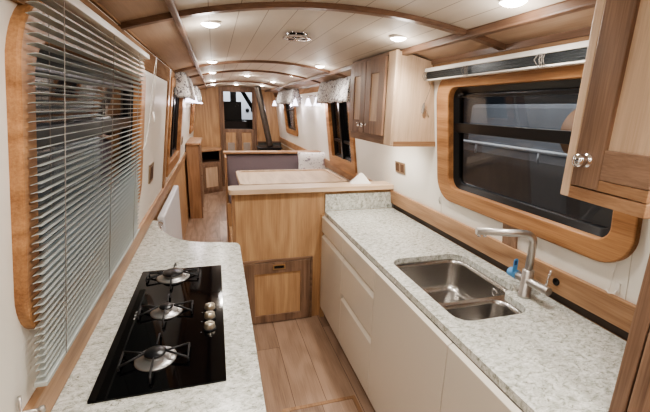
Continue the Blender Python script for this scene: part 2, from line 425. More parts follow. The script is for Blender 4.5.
# end bulkhead with the pair of doors, and the bulkhead behind the viewer
m = MB()
def endw(x, z, d): return (x, YF + d, z)
def sect(inset=0):
    pts = [(XL, -.0), (XR, -.0), (XR, .9), (WR(0, 1.94)[0], 1.94)]
    for k in range(1, 12):
        x = WR(0, 1.94)[0] + (WL(0, 1.94)[0] - WR(0, 1.94)[0]) * k / 12; pts.append((x, zc(x)))
    return pts + [(WL(0, 1.94)[0], 1.94), (XL, .9)]
m.plate(sect(), [[(.15, .1), (.79, .1), (.79, 1.99), (.15, 1.99)]], 0, .05, endw)
struct('wall_back', m, OAKP['z'])
m = MB().plate(sect(), [], 0, .05, lambda x, z, d: (x, YN - .0 + d - .05, z)); struct('wall_front', m, OAKP['z'])
m = MB().box(.10, .15, 8.06, 8.11, .1, 2.03).box(.79, .84, 8.06, 8.11, .1, 2.03).box(.15, .19, 8.07, 8.11, 1.2, 2.0).box(.755, .79, 8.07, 8.11, 1.2, 2.0).box(.15, .79, 8.06, 8.11, 1.935, 2.03).box(.1, .84, 8.06, 8.13, .0, .1)
struct('trim_13', m, OAKD['z'], bev=.004)
for n, (a, b) in enumerate(((.152, .468), (.472, .788))):
    m = MB().box(a, a + .03, 8.1, 8.135, .11, 1.2).box(b - .03, b, 8.1, 8.135, .11, 1.2)
    m.box(a + .03, b - .03, 8.1, 8.135, 1.13, 1.2).box(a + .03, b - .03, 8.1, 8.135, .11, .2)
    m.box(a + .03, a + .06, 8.1, 8.135, .2, 1.13).box(b - .06, b - .03, 8.1, 8.135, .2, 1.13)
    d = struct('door_%d' % (n + 1), m, OAKD['z'], bev=.003)
    MB().box(a + .06, b - .06, 8.112, 8.128, .2, 1.13).build('door_panel', OAKP['z'], d)
    m = MB(); cx = (a + b) / 2
    m.box(cx - .07, cx + .07, 8.106, 8.112, .66, .92)
    for q in range(7): m.box(cx - .06, cx + .06, 8.098, 8.108, .68 + q * .034, .70 + q * .034)
    m.build('vent_grille', STEEL, d)

# ------------------------------------------------------------------ downlights
CLIGHT = (1.0, .95, .89)
def lamp(name, loc, power, r=.03, spot=True, col=CLIGHT, size=150, blend=.8):
    l = bpy.data.lights.new(name, 'SPOT' if spot else 'POINT'); l.energy = power; l.color = col; l.shadow_soft_size = r
    if spot: l.spot_size = math.radians(size); l.spot_blend = blend
    o = bpy.data.objects.new(name, l); C.objects.link(o); o.location = loc; return o
spots = [(0, 1.87), (.90, 1.84), (.93, 1.10), (0, 3.38), (.89, 3.29), (0, 4.47), (.87, 4.40), (.43, 5.2), (0, 5.85), (.84, 5.7), (0, 6.9), (.82, 6.87), (.41, 7.37), (-.02, .55), (.45, .1), (.93, .2), (0, -.6), (.9, -.6)]  # the last five are out of view, added for their light
slab = ['left ceiling downlight nearest the silver blind', 'downlight above the far wall cabinet, right of the chrome vent', 'bright downlight above the galley window and sink',
        'left ceiling downlight just before the second oak arch', 'right ceiling downlight just before the second oak arch', 'left ceiling downlight between second and third oak arches',
        'right ceiling downlight between second and third oak arches', 'middle ceiling downlight beyond the third oak arch', 'left ceiling downlight before the last oak arch',
        'right ceiling downlight before the last oak arch', 'left ceiling downlight beyond the last oak arch', 'right ceiling downlight beyond the last arch, by the flue',
        'middle ceiling downlight just before the end doors', 'unseen downlight added above the hob end of the left worktop', 'unseen middle downlight added above the viewer', 'unseen right downlight added by the tall unit', 'unseen left downlight added behind the viewer', 'unseen right downlight added behind the viewer']
dl0 = None
for (x, y), lb in zip(spots, slab):
    if dl0 is None:
        dl0 = thing('downlight', lb, 'light', (x, y, zc(x)), 'recessed ceiling downlights'); z = zc(x)
        MB().lathe([(.045, .004), (.045, -.005), (.042, -.007), (.040, -.003), (.040, .004)], (x, y, z), 'z', 32).build('bezel', HEADR, dl0)
        MB().lathe([(.0, .0), (.040, .0), (.040, -.006), (.031, -.013), (.016, -.018), (.0, -.019)], (x, y, z), 'z', 24).build('lens', LENS, dl0)
        base = (x, y, zc(x))
    else:
        dup(dl0, Vector((x, y, zc(x))) - Vector(base), lb)
    lamp('downlight_beam', (x, y, zc(x) - .03), 22 if y < 2.5 else 18, .03, True)
    lamp('ceiling_fill', (x, y, zc(x) - .09), 2.0, .04, False)  # extra point lamp added under each downlight to brighten the ceiling

# ------------------------------------------------------------------ right galley run
XF = .774
sink_big = rrect(.848, 1.262, 1.243, 1.652, .07, 8)
sink_small = rrect(.848, 1.165, 1.048, 1.214, .055, 8)
hole = None
# one opening that follows both bowls
big = rrect(.842, 1.268, 1.230, 1.658, .075, 8)
o = [(1.268, 1.30), (1.268, 1.583)]
def arc(cx, cy, r, a0, a1, n=8): return [(cx + r * math.cos(math.radians(a0 + (a1 - a0) * k / n)), cy + r * math.sin(math.radians(a0 + (a1 - a0) * k / n))) for k in range(n + 1)]
hole = (arc(1.188, 1.578, .08, 0, 90) + arc(.922, 1.578, .08, 90, 180) + arc(.907, 1.107, .065, 180, 270) + arc(1.112, 1.107, .065, 270, 360)
        + arc(1.222, 1.178, .045, 180, 90)[0:9] + arc(1.223, 1.268, .045, 270, 360))
wt = thing('stone_worktop', 'long speckled pale stone worktop along the right side, holding the sink', 'worktop', (1.06, 1.6, .9))
MB().plate([(XF, .577), (1.34, .577), (1.34, 2.636), (XF, 2.636)], [hole], .87, .9).build('worktop_slab', STONE, wt, bev=.002)
tag(MB().box(XF + .005, 1.335, 2.638, 2.652, .901, 1.03).build('worktop_upstand', STONE, bev=.001), 'short speckled stone upstand against the oak partition at the far end of the right worktop', 'upstand')
sink = thing('kitchen_sink', 'stainless steel sink of one large and one small bowl set under the right worktop', 'sink', (1.05, 1.35, .7))
def bowl(loop_fn, depth, name):
    m = MB(); lv = [(0, 0), (.004, -.02), (.010, -depth + .03), (.022, -depth + .008), (.045, -depth)]
    loops = [[m.bm.verts.new((u, v, .869 + dz)) for u, v in loop_fn(ins)] for ins, dz in lv]
    n = len(loops[0])
    for a, b in zip(loops, loops[1:]):
        for k in range(n): m._f([a[k], a[(k + 1) % n], b[(k + 1) % n], b[k]], True)
    m._f(loops[-1], True)
    o = m.build(name, STEELD, sink); o.modifiers.new('thick', 'SOLIDIFY').thickness = -.002
    return o
b1 = bowl(lambda i: rrect(.850 + i, 1.260 - i, 1.232 + i, 1.650 - i, .07, 8), .17, 'bowl')
b2 = bowl(lambda i: rrect(.850 + i, 1.168 - i, 1.050 + i, 1.212 - i, .055, 8), .13, 'bowl')
MB().lathe([(0, .001), (.03, .001), (.043, .004), (.045, 0), (0, 0)], (1.05, 1.45, .70), 'z').build('drain', CHROME, b1)
MB().lathe([(0, .001), (.03, .001), (.043, .004), (.045, 0), (0, 0)], (1.0, 1.13, .74), 'z').build('drain', CHROME, b2)
MB().lathe([(0, .0), (.012, .0), (.014, .004), (.02, .004), (.021, 0)], (1.2555, 1.34, .82), 'x', 20, flip=-1).build('overflow', CHROME, b1)
# steel rim joining the two bowls under the stone
MB().plate(rrect(.835, 1.28, 1.035, 1.665, .07, 8), [rrect(.85, 1.26, 1.232, 1.65, .07, 8), rrect(.85, 1.168, 1.05, 1.212, .055, 8)], .862, .8695).build('rim', STEELD, sink)

tap = thing('kitchen_mixer_tap', 'brushed steel swan tap standing on the worktop behind the small sink bowl', 'tap', (1.24, 1.157, .9))
MB().lathe([(0, 0), (.027, 0), (.027, .012), (.023, .016), (.023, .12), (.018, .125), (0, .125)], (1.24, 1.157, .9)).build('base', STEEL, tap)
d = Vector((-.925, .38, 0)).normalized()
top = Vector((1.24, 1.157, 1.18)); pts = [(1.24, 1.157, 1.0), (1.24, 1.157, 1.14)]
for k in range(1, 8):
    a = k / 8 * PI / 2; pts.append(Vector((1.24, 1.157, 1.14)) + d * .04 * (1 - math.cos(a)) + Vector((0, 0, .04 * math.sin(a))))
pts += [top + d * .05, top + d * .232]
MB().tube(pts, .0155, 20).build('spout', STEEL, tap)
m = MB()
for q in (.218, .195): m.lathe([(.006, 0), (.0075, -.010), (0, -.010)], top + d * q + Vector((0, 0, -.013)), 'z', 12)
m.build('nozzle', CHROME, tap)
MB().tube([(1.24, 1.25, .975), (1.24, 1.045, .975)], .0185, 20).build('lever_body', STEEL, tap, bev=.002)
MB().tube([(1.24, 1.062, .99), (1.243, 1.062, 1.02), (1.25, 1.062, 1.06)], .0045, 10).build('lever', CHROME, tap)
MB().tube([(1.24, 1.252, .975), (1.24, 1.206, .975)], .0200, 20).build('blue_tag', BLUE, tap)['label'] = 'blue paper tag wrapped round the tap lever body'
m = MB().plate(rrect(1.218, 1.240, 0.98, 1.048, .009, 4), [], 1.196, 1.199, lambda u, v, dd: (u, dd + .02, v)); m.build('tag_tongue', BLUE, tap)
m = MB()
for q in range(3): m.box(1.222 + q * .004, 1.2245 + q * .004, 1.2148, 1.2155, 1.02, 1.04)
m.build('tag_print', BLUEPR, tap)

# base units
def unit(name, label, y0, y1, fronts, cat='cabinet'):
    """fronts: (kind, z0, z1, grip) - gloss slabs with a bevelled finger recess along the top"""
    t = thing(name, label, cat, (1.05, (y0 + y1) / 2, 0), 'cream gloss units under the right worktop')
    MB().box(.790, 1.30, (1.672 if y0 == 1.62 else y0 + .001), y1 - .001, .1, .865 if not (y0 < 1.6 and y1 > 1.1) else .62).build('carcass', UNITIN, t)
    for kind, z0, z1, g in fronts:
        m = MB(); a, b = y0 + .002, y1 - .002
        # front slab with sloping top edge
        sl = .010 if z1 > .85 else .022; z1 = .8695 if z1 > .85 else z1
        m.hexa([(.752, a, z0), (.772, a, z0), (.772, b, z0), (.752, b, z0), (.752, a, z1 - sl), (.772, a, z1), (.772, b, z1), (.752, b, z1 - sl)])
        m.build(kind, UNIT, t, bev=.0015)
    return t
unit('drawer_door_unit', 'cream gloss unit with one drawer over a door, beside the oak partition', 2.13, 2.630, [('door', .1, .722, 1), ('drawer', .742, .862, 1)])
unit('drawer_unit', 'cream gloss three drawer unit, second from the oak partition', 1.62, 2.13, [('drawer', .1, .452, 1), ('drawer', .472, .722, 1), ('drawer', .742, .862, 1)])
unit('sink_unit', 'wide cream gloss single door unit beneath the sink', .98, 1.62, [('door', .1, .862, 1)])
unit('end_unit', 'cream gloss door unit nearest the viewer, partly out of view', .58, .98, [('door', .1, .862, 1)])
tag(MB().box(.80, .815, .58, 2.63, 0.0, .1).build('plinth', BROWN), 'brown kickboard under the cream units on the right', 'plinth')

# tall oak unit near the viewer
t = thing('tall_cabinet', 'brown oak tall cabinet standing at the near right edge', 'cabinet', (1.1, .3, 0))
def prism(poly, y0, y1, m=None):
    m = m or MB(); return m.plate(poly, [], y0, y1, lambda x, z, y: (x, y, z))
side = [(.975, .0), (1.335, 0), (1.335, .9), (WR(0, 1.94, .012)[0], 1.91), (.975, 1.91)]
prism(side, -.45, .565).build('carcass', OAKD['z'], t)
m = MB().box(.955, .978, .535, .571, 0, 1.95); m.build('stile', OAKD['z'], t, bev=.003)
for a, b in ((.045, .530), (-.45, .040)):
    dr = MB().box(.953, .973, a, a + .08, .08, 1.9).box(.953, .973, b - .08, b, .08, 1.9).box(.953, .973, a + .08, b - .08, .08, .17).box(.953, .973, a + .08, b - .08, 1.8, 1.9).build('door', OAKD['z'], t, bev=.002)
    MB().box(.962, .972, a + .08, b - .08, .17, 1.8).build('panel', OAKL['z'], dr)

# near wall cabinet, its face turned a little
Oc = Vector((.936, .803, 0)); U = Vector((-.031, -.245, 0)).normalized(); Nn = Vector((U.y, -U.x, 0)).normalized()
if Nn.x > 0: Nn = -Nn
def LC(u, z, d): p = Oc + U * u + Nn * d; return (p.x, p.y, z)
t = thing('wall_cabinet', 'oak wall cabinet with ribbed chrome knob hanging at the near upper right', 'cabinet', (1.05, .7, 1.44), 'oak wall cabinets')
e = Oc + U * .245
m = MB()
q = [(Oc.x + .012, Oc.y - .004), (1.27, .815), (1.27, e.y), (e.x + .012, e.y)]
m.hexa([(x, y, 1.44) if i not in (1, 2) else (1.275, y, 1.44) for i, (x, y) in enumerate(q)] + [(x, y, 1.955) if i not in (1, 2) else (1.215, y, 1.955) for i, (x, y) in enumerate(q)])
m.build('carcass', OAKL['z'], t)
MB().mbox(LC, 0, .030, 1.44, 1.968, -.02, .012).build('corner_stile', OAKL['z'], t, bev=.004)
MB().mbox(LC, .030, .245, 1.44, 1.472, -.02, .012).build('bottom_rail', OAK['y'], t, bev=.002)
dr = MB().mbox(LC, .034, .118, 1.476, 1.95, .0, .016).build('door', OAKD['z'], t, bev=.002)
MB().mbox(LC, .119, .245, 1.476, 1.502, .0, .0155).build('door_rail', OAK['y'], dr, bev=.001)
MB().mbox(LC, .119, .245, 1.503, 1.576, .0, .016).build('door_rail', OAKD['y'], dr, bev=.002)
MB().mbox(LC, .118, .245, 1.576, 1.95, -.002, .006).build('panel', OAKL['z'], dr)
kp = Vector(LC(.072, 1.545, .014))
MB().lathe([(.019, 0), (.019, .004), (.015, .007), (.013, .010), (.013, .014), (.0165, .018), (.018, .024), (.0165, .031), (.010, .036), (0, .037)], kp, Nn, 28).build('knob', CHROME, dr)

# far wall cabinet
t = thing('wall_cabinet', 'oak two door wall cabinet above the far end of the worktop', 'cabinet', (1.1, 2.4, 1.465), 'oak wall cabinets')
sec = [(1.0, 1.467), (WR(0, 1.467, .002)[0], 1.467), (WR(0, 1.93, .002)[0], 1.93), (1.0, 1.978)]
prism(sec, 2.018, 2.72).build('carcass', OAKL['z'], t)
m = MB().box(.982, 1.003, 2.016, 2.12, 1.452, 1.985); m.build('corner_stile', OAKL['z'], t, bev=.006)
MB().box(.984, 1.002, 2.12, 2.72, 1.452, 1.500).build('rail', OAKD['y'], t, bev=.002)
MB().box(.984, 1.002, 2.12, 2.72, 1.965, 1.985).build('rail', OAKD['y'], t, bev=.002)
MB().box(1.0, 1.280, 2.014, 2.020, 1.450, 1.480).build('side_rail', OAK['x'], t)
for a, b, ky in ((2.125, 2.415, 2.385), (2.42, 2.715, 2.45)):
    m = MB(); x0, x1 = .968, .984; z0, z1 = 1.503, 1.962
    m.box(x0, x1, a, a + .085, z0, z1).box(x0, x1, b - .085, b, z0, z1).box(x0, x1, a + .085, b - .085, z0, z0 + .085).box(x0, x1, a + .085, b - .085, z1 - .085, z1)
    dr = m.build('door', OAKD['z'], t, bev=.002)
    MB().box(.975, .983, a + .085, b - .085, z0 + .085, z1 - .085).build('panel', OAKL['z'], dr)
    MB().lathe([(.011, 0), (.011, .003), (.005, .005), (.005, .012), (.012, .018), (.016, .026), (.014, .034), (0, .038)], (.968, ky, 1.56), 'x', 20, flip=-1).build('knob', CHROME, dr)
MB().box(1.02, 1.2, 2.2, 2.6, 1.458, 1.4665).build('under_cabinet_light', STRIP, t)
for y in (2.25, 2.5): lamp('cabinet_strip_beam', (1.13, y, 1.435), 3.4, .05, True, size=165)

# raised venetian blind over galley window
t = thing('venetian_blind', 'dark slatted blind drawn up above the right galley window', 'blind', (1.2, 1.4, 1.9))
def WP(y, z, d): return (WR(y, 1.9, d)[0], y, z)
MB().mbox(WP, .80, 2.0, 1.869, 1.889, .024, .07).build('headrail', HEADR, t, bev=.002)
m = MB()
for k in range(10): m.mbox(WP, .81, 1.99, 1.8335 + k * .0036, 1.8358 + k * .0036, .027 + .001 * (k % 2), .062 + .002 * (k % 3))
m.build('slat_stack', SLATD, t)
MB().mbox(WP, .81, 1.99, 1.823, 1.831, .026, .064).build('bottom_rail', HEADR, t, bev=.002)
m = MB()
for y in (1.98, 1.62, 1.18, .9):
    for k in range(5):
        y2 = y + .012 * (k - 2) * .6
        m.tube([WP(y2, 1.870, .073), WP(y2 + .012 * math.sin(k * 2), 1.85, .078), WP(y2 - .006, 1.824, .072)], .0013, 6)
    m.build('ladder_cord', CORD, t); m = MB()
m = MB()
m.tube([WP(1.99, 1.87, .07), (1.205, 2.0, 1.79), (1.175, 2.005, 1.70)], .0012, 6)
for k in range(7):
    a = k * .5; pp = [(1.170 + .008 * math.sin(j / 10 * 2 * PI + a), 2.005 + .003 * math.cos(j + a), 1.672 + .030 * math.cos(j / 10 * 2 * PI) + .004 * math.sin(a)) for j in range(11)]
    m.tube(pp, .0012, 6, caps=False)
m.tube([(1.17, 2.005, 1.675), (1.20, 2.007, 1.655), (1.215, 2.009, 1.62)], .0012, 6)
m.build('pull_cord', CORD, t)

# lowered venetian blind over left window
t = thing('venetian_blind', 'silver slatted blind lowered over the left galley window', 'blind', (-.35, 1.4, .95))
Y0, Y1 = .82, 1.90
def BL(y, z, d=0): return (-.400 + K * (z - .96) + d, y, z)
m = MB(); nz = 46; dz = (1.838 - 1.084) / (nz - 1)
for k in range(nz):
    z = 1.084 + k * dz; w = .0095; tl = -.16
    pts = []
    for q in (-1, 0, 1):
        pts.append((q * w, (.0010 if q == 0 else 0) - q * tl * w))
    for (a, za), (b, zb) in zip(pts, pts[1:]):
        m.hexa([BL(Y0, z, a)[:2] + (z + za,), BL(Y0, z, b)[:2] + (z + zb,), BL(Y1, z, b)[:2] + (z + zb,), BL(Y1, z, a)[:2] + (z + za,),
                BL(Y0, z, a)[:2] + (z + za + .0006,), BL(Y0, z, b)[:2] + (z + zb + .0006,), BL(Y1, z, b)[:2] + (z + zb + .0006,), BL(Y1, z, a)[:2] + (z + za + .0006,)])
m.build('slats', SLAT, t)
MB().mbox(BL, Y0, Y1, 1.060, 1.072, -.013, .013).build('bottom_rail', SLAT, t, bev=.002)
MB().mbox(lambda y, z, d: (-.300 + d, y, z), Y0 - .02, Y1 + .06, 1.852, 1.872, -.02, .03).build('headrail', HEADR, t, bev=.002)
m = MB()
for y in (.93, 1.33, 1.74):
    for d in (-.0135, .0135): MB().tube([BL(y, 1.066, d), BL(y, 1.85, d)], .0009, 6).build('ladder_cord', CORD, t)
m = MB(); m.tube([BL(2.0, 1.87, .04), BL(2.02, 1.8, .03), (-.305, 2.05, 1.6), (-.318, 2.04, 1.53), (-.325, 1.98, 1.47), (-.33, 1.93, 1.45)], .0015, 6)
m.tube([BL(2.02, 1.87, .04), (-.295, 2.10, 1.62)], .0012, 6)
m.lathe([(.003, .02), (.006, .0), (.004, -.03), (0, -.032)], (-.295, 2.10, 1.60), 'z', 12)
m.build('pull_cord', CORDW, t)
m = MB().tube([(-.418, .80, 1.06), (-.422, .80, 1.02), (-.385, .80, 1.02)], .004, 8).lathe([(0, -.006), (.006, -.005), (.006, .006), (0, .008)], (-.383, .80, 1.02), 'z', 12)
m.build('hold_down_bracket', STEEL, t)

# ------------------------------------------------------------------ left galley run
crv = [(.104, .25), (.104, 2.03), (.098, 2.062), (.085, 2.08), (.05, 2.09), (-.06, 2.12), (-.114, 2.135), (-.175, 2.165), (-.227, 2.207), (-.27, 2.255), (-.303, 2.315), (-.34, 2.385), (-.364, 2.446), (-.388, 2.54), (-.4, 2.62), (-.445, 2.64), (-.445, .25)]
crv[0] = (.088, .25)
wl = MB().plate(crv, [], .87, .9).build('stone_worktop', STONE, bev=.002)
tag(wl, 'speckled pale stone worktop on the left with curved far end, holding the hob', 'worktop')
bt = thing('base_cabinet', 'cream curved-end base cabinet under the left worktop', 'cabinet', (-.2, 1.2, 0))
ins = [(x - .02 if x > -.4 else x, y - .02 if y > .3 else y) for x, y in crv]
MB().plate(ins, [], .1, .869, smooth_side=False).build('carcass', UNIT, bt)
for a, b in ((.26, .84), (.85, 1.43), (1.44, 2.0)): MB().box(.07, .088, a, b, .1, .845).build('door', UNIT, bt, bev=.002)
MB().box(.03, .045, .26, 2.0, 0, .1).build('plinth', BROWN, bt)

GPRINT = plain('grey_print', rgb(150, 150, 150), .5)
hob = thing('gas_hob', 'black glass gas hob with three burners in line on the left worktop', 'hob', (-.177, 1.35, .9))
MB().plate(rrect(-.352, -.002, .94, 1.762, .004, 3), [], .9, .906).build('glass_top', HOBGL, hob, bev=.001)
def support(cx, cy, R, parent):
    m = MB(); z0, z1 = .907, .930; r = .0036
    # front and back fingers
    for sy in (-1, 1):
        m.tube([(cx, cy + sy * (R + .055), z0), (cx, cy + sy * (R + .042), z1 - .004), (cx, cy + sy * (R + .03), z1), (cx, cy + sy * R * .55, z1 + .002)], [r * .9, r, r, r * .7], 8)
    # V-shaped loops either side
    for sx in (-1, 1):
        A = (cx + sx * R * .5, cy, z1); P = (cx + sx * (R + .035), cy + .036, z1 - .010); Q = (cx + sx * (R + .035), cy - .036, z1 - .010)
        m.tube([A, P], r, 8); m.tube([A, Q], r, 8); m.tube([P, Q], r, 8)
        for q in (P, Q): m.tube([q, (q[0], q[1], z0)], r, 8)
    return m.build('pan_support', IRON, parent)
for nm, cx, cy, R, cap in (('rapid', -.211, 1.672, .070, .044), ('small', -.206, 1.365, .056, .024), ('medium', -.206, 1.085, .060, .031)):
    br = MB().lathe([(0, .0), (R, .0), (R, .003), (R - .006, .005), (cap + .008, .006), (cap + .004, .010), (0, .010)], (cx, cy, .906), 'z', 40).build('burner', ALU, hob)
    MB().lathe([(cap * .86, .0), (cap * .9, .010), (cap * .8, .011), (0, .011)], (cx, cy, .916), 'z', 32).build('flame_ring', ALU, br)
    MB().lathe([(cap, .0), (cap + .001, .004), (cap * .9, .007), (0, .008)], (cx, cy, .926), 'z', 32).build('burner_cap', ENAM, br)
    support(cx, cy, R, hob)
    MB().lathe([(.003, 0), (.003, .014), (0, .016)], (cx + R * .72, cy - R * .2, .909), 'z', 8).build('spark_plug', HEADR, br)
for cy in (1.345, 1.282, 1.214):
    kb = MB().lathe([(.0195, 0), (.0195, .004), (.0175, .020), (.016, .022), (0, .022)], (-.05, cy, .906), 'z', 28).build('knob', KNOBM, hob)
    MB().lathe([(.0215, 0), (.0215, .004), (.019, .005)], (-.05, cy, .9062), 'z', 28).build('knob_skirt', BLACKM, kb)
    MB().box(-.066, -.034, cy - .003, cy + .003, .926, .931).build('grip_bar', KNOBM, kb, bev=.001)
m = MB()
for cy in (1.345, 1.282, 1.214):
    MB().lathe([(0, 0), (.002, 0), (.002, .0004), (0, .0004)], (-.078, cy - .018, .906), 'z', 8).build('printed_mark', GPRINT, hob)
for k in range(3): MB().box(-.315, -.309, 1.335 + k * .022, 1.347 + k * .022, .906, .9063).build('printed_mark', GPRINT, hob)

# ------------------------------------------------------------------ sockets and small fittings
def wall_plate(W, y0, y1, z0, z1, label, nsw=2, inserts=SOCKB):
    s = thing('socket', label, 'socket', W((y0 + y1) / 2, z0, 0))
    MB().mbox(W, y0, y1, z0, z1, 0, .008).build('plate', SOCK, s, bev=.002)
    n = nsw
    for k in range(n):
        a = y0 + (y1 - y0) * (k + .18) / n; b = y0 + (y1 - y0) * (k + .82) / n
        MB().mbox(W, a, b, z0 + (z1 - z0) * .16, z0 + (z1 - z0) * .84, .008, .0095).build('insert', inserts, s)
    return s
s1 = wall_plate(WR, 2.41, 2.56, 1.205, 1.29, 'satin double socket on the cream wall under the far wall cabinet', 2)
wall_plate(WL, 2.47, 2.62, 1.18, 1.295, 'dark brown switch plate on the cream wall beyond the silver blind', 1)
wall_plate(WL, 4.95, 5.1, 1.18, 1.28, 'small switch plate between the left saloon windows', 1)
t = MB().lathe([(0, 0), (.014, 0), (.016, .004), (.010, .005), (.009, .002), (0, .002)], WR(1.085, .993, .02), 'x', 20, flip=-1).build('cable_grommet', DARK)
tag(t, 'round black cable grommet in the oak rail behind the tap', 'grommet')
t = thing('cord_hook', 'small white hook with a cord on the cream wall below the near window corner', 'hook', WR(.86, 1.07, 0))
MB().mbox(WR, .852, .866, 1.06, 1.095, 0, .004).build('hook_plate', HEADR, t)
MB().tube([WR(.86, 1.07, .004), WR(.86, 1.055, .012), WR(.875, 1.052, .02), WR(.885, 1.062, .022)], .0025, 8).build('hook', HEADR, t)
MB().tube([WR(.875, 1.06, .018), WR(.868, 1.2, .006), WR(.862, 1.15, .026)], .001, 6).build('cord', CORDW, t)
m = MB()
for y in (1.965, 1.965):
    m.tube([WR(y, 1.10, .002), WR(y, 1.13, .01), WR(y, 1.145, .004)], .0025, 8)
tag(m.build('wire_hook', STEEL), 'tiny wire hook on the wall left of the right galley window', 'hook')
# wall panel cover joints
m = MB()
for y in (1.955, .83): m.mbox(WR, y - .001, y + .001, 1.045, 1.92, 0, .0012)
struct('trim_14', m, plain('joint_line', rgb(190, 184, 174), .6))
struct('trim_15', MB().mbox(WL, 3.2, 3.3, 1.0, 1.92, -.005, .014), OAK['z'])

# ------------------------------------------------------------------ dinette partition
dp = thing('dinette_partition', 'low oak partition between galley and dinette with a framed access door', 'partition', (.7, 2.7, 0))
MB().box(.094, 1.348, 2.66, 2.685, 0, 1.055).build('panel', OAKP['z'], dp, bev=.002)
MB().box(.088, .112, 2.652, 2.72, 0, 1.055).build('end_post', OAK['z'], dp, bev=.004)
led = [(1.328, 2.615)] + [(1.328, 2.785)] + arc(.10 + .035, 2.75, .035, 90, 180, 6) + arc(.10 + .035, 2.65, .035, 180, 270, 6)
led = [(x - .03 if x < 1 else x, y) for x, y in led]
lo = MB().plate(led, [], 1.056, 1.090).build('ledge', OAKL['x'], None, bev=.010, bseg=3)
tag(lo, 'rounded-end pale oak ledge capping the low partition before the dinette', 'ledge')
MB().box(.752, .79, 2.632, 2.660, 0, .868).build('cover_panel', OAKP['z'], dp)
MB().box(.10, .69, 2.648, 2.661, .515, .535).box(.672, .69, 2.648, 2.661, 0, .53).box(.12, .138, 2.648, 2.661, 0, .53).build('door_surround', OAKD['x'], dp, bev=.002)
m = MB(); yf0, yf1 = 2.640, 2.659
m.box(.142, .235, yf0, yf1, .008, .512).box(.592, .668, yf0, yf1, .008, .512).box(.235, .592, yf0, yf1, .008, .07).box(.235, .592, yf0, yf1, .425, .512)
ad = m.build('access_door', OAKD['z'], dp, bev=.002)
MB().box(.235, .592, 2.652, 2.658, .07, .425).build('panel', OAKP['z'], ad)
h = MB().plate(rrect(.374, .47, .456, .494, .004, 3), [rrect(.384, .46, .464, .486, .003, 3)], 2.634, 2.641, lambda x, z, y: (x, y, z)).build('handle', plain('brass_pull', rgb(190, 160, 120), .3, .8), ad)
MB().box(.384, .46, 2.637, 2.6405, .464, .486).build('handle_recess', DARK, h)

# dinette: table, benches, cushion, napkin
tb = thing('dinette_table', 'pale oak table with a raised edge behind the partition ledge', 'table', (.64, 3.87, 0))
MB().plate(rrect(.20, 1.24, 3.42, 4.20, .06), [], .93, .955).build('tabletop', OAKL['y'], tb, bev=.003)
MB().ring(lambda u, v, d: (u, v, d), rrect(.195, 1.245, 3.415, 4.205, .062), rrect(.225, 1.215, 3.445, 4.175, .05), .926, .970).build('raised_edge', OAKL['y'], tb, bev=.003)
MB().tube([(.64, 3.87, .28), (.64, 3.87, .93)], .035, 20).build('pedestal', STEEL, tb)
bn = thing('dinette_bench', 'purple-grey upholstered bench with an oak top rail beyond the table', 'bench', (.7, 4.7, 0))
MB().box(.10, 1.34, 4.36, 4.86, 0, .55).build('base', OAKP['z'], bn)
MB().box(.105, 1.33, 4.86, 4.885, 0, 1.085).build('back_panel', OAKP['z'], bn)
MB().box(.12, 1.32, 4.36, 4.80, .55, .66).build('seat_cushion', PURPLE, bn, bev=.02, bseg=3)
MB().box(.115, 1.32, 4.76, 4.858, .63, 1.07).build('back_cushion', PURPLE, bn, bev=.02, bseg=3)
MB().box(.085, 1.325, 4.74, 4.895, 1.082, 1.112).build('top_rail', OAK['x'], bn, bev=.008)
MB().box(.092, .112, 4.42, 4.885, 0, 1.083).build('end_panel', OAK['z'], bn, bev=.004)
b2 = thing('dinette_bench', 'bench on the near side of the table, hidden behind the partition', 'bench', (.7, 2.95, 0))
MB().box(.11, 1.34, 2.79, 3.2, 0, .55).build('base', OAKP['z'], b2)
MB().box(.12, 1.32, 2.86, 3.2, .55, .66).build('seat_cushion', PURPLE, b2, bev=.02, bseg=3)
MB().box(.12, 1.30, 2.79, 2.87, .66, 1.03).build('back_cushion', PURPLE, b2, bev=.02, bseg=3)
tag(MB().box(.11, 1.345, 3.21, 4.35, 0, .28).build('dinette_platform', OAKP['x']), 'raised oak platform under the dinette table', 'platform')
def pillow(c, w, h, t, tilt, rz):
    m = MB(); R = Matrix.Rotation(rz, 3, 'Z') @ Matrix.Rotation(tilt, 3, 'X')
    for s in (1, -1):
        def fn(a, b, s=s):
            u, v = a * 2 - 1, b * 2 - 1
            th = (max(0, 1 - u ** 4) * max(0, 1 - v ** 4)) ** .5
            x = u * w / 2 * (1 - .07 * (1 - v * v) * abs(u)); z = v * h / 2 * (1 - .07 * (1 - u * u) * abs(v))
            return Vector(c) + R @ Vector((x, s * t / 2 * th, z))
        m.surf(fn, 20, 20)
    return m
cu = pillow((1.185, 4.62, .945), .40, .36, .13, -.12, -.12).build('cushion', CUSHM, merge=True)
tag(cu, 'white floral scatter cushion leaning at the window end of the dinette bench', 'cushion')
m = MB()
base = [(1.0, 2.70, 1.089), (1.17, 2.69, 1.089), (1.16, 2.77, 1.089), (1.01, 2.775, 1.089)]; apex = (1.09, 2.735, 1.175)
vs = [m.bm.verts.new(p) for p in base]; ap = m.bm.verts.new(apex); ap2 = m.bm.verts.new((1.115, 2.74, 1.165))
m._f([vs[0], vs[1], ap2, ap]); m._f([vs[1], vs[2], ap2]); m._f([vs[2], vs[3], ap, ap2]); m._f([vs[3], vs[0], ap]); m._f(vs[::-1])
tag(m.build('folded_napkin', WHITEF, bev=.004), 'white folded napkin standing on the partition ledge', 'napkin')

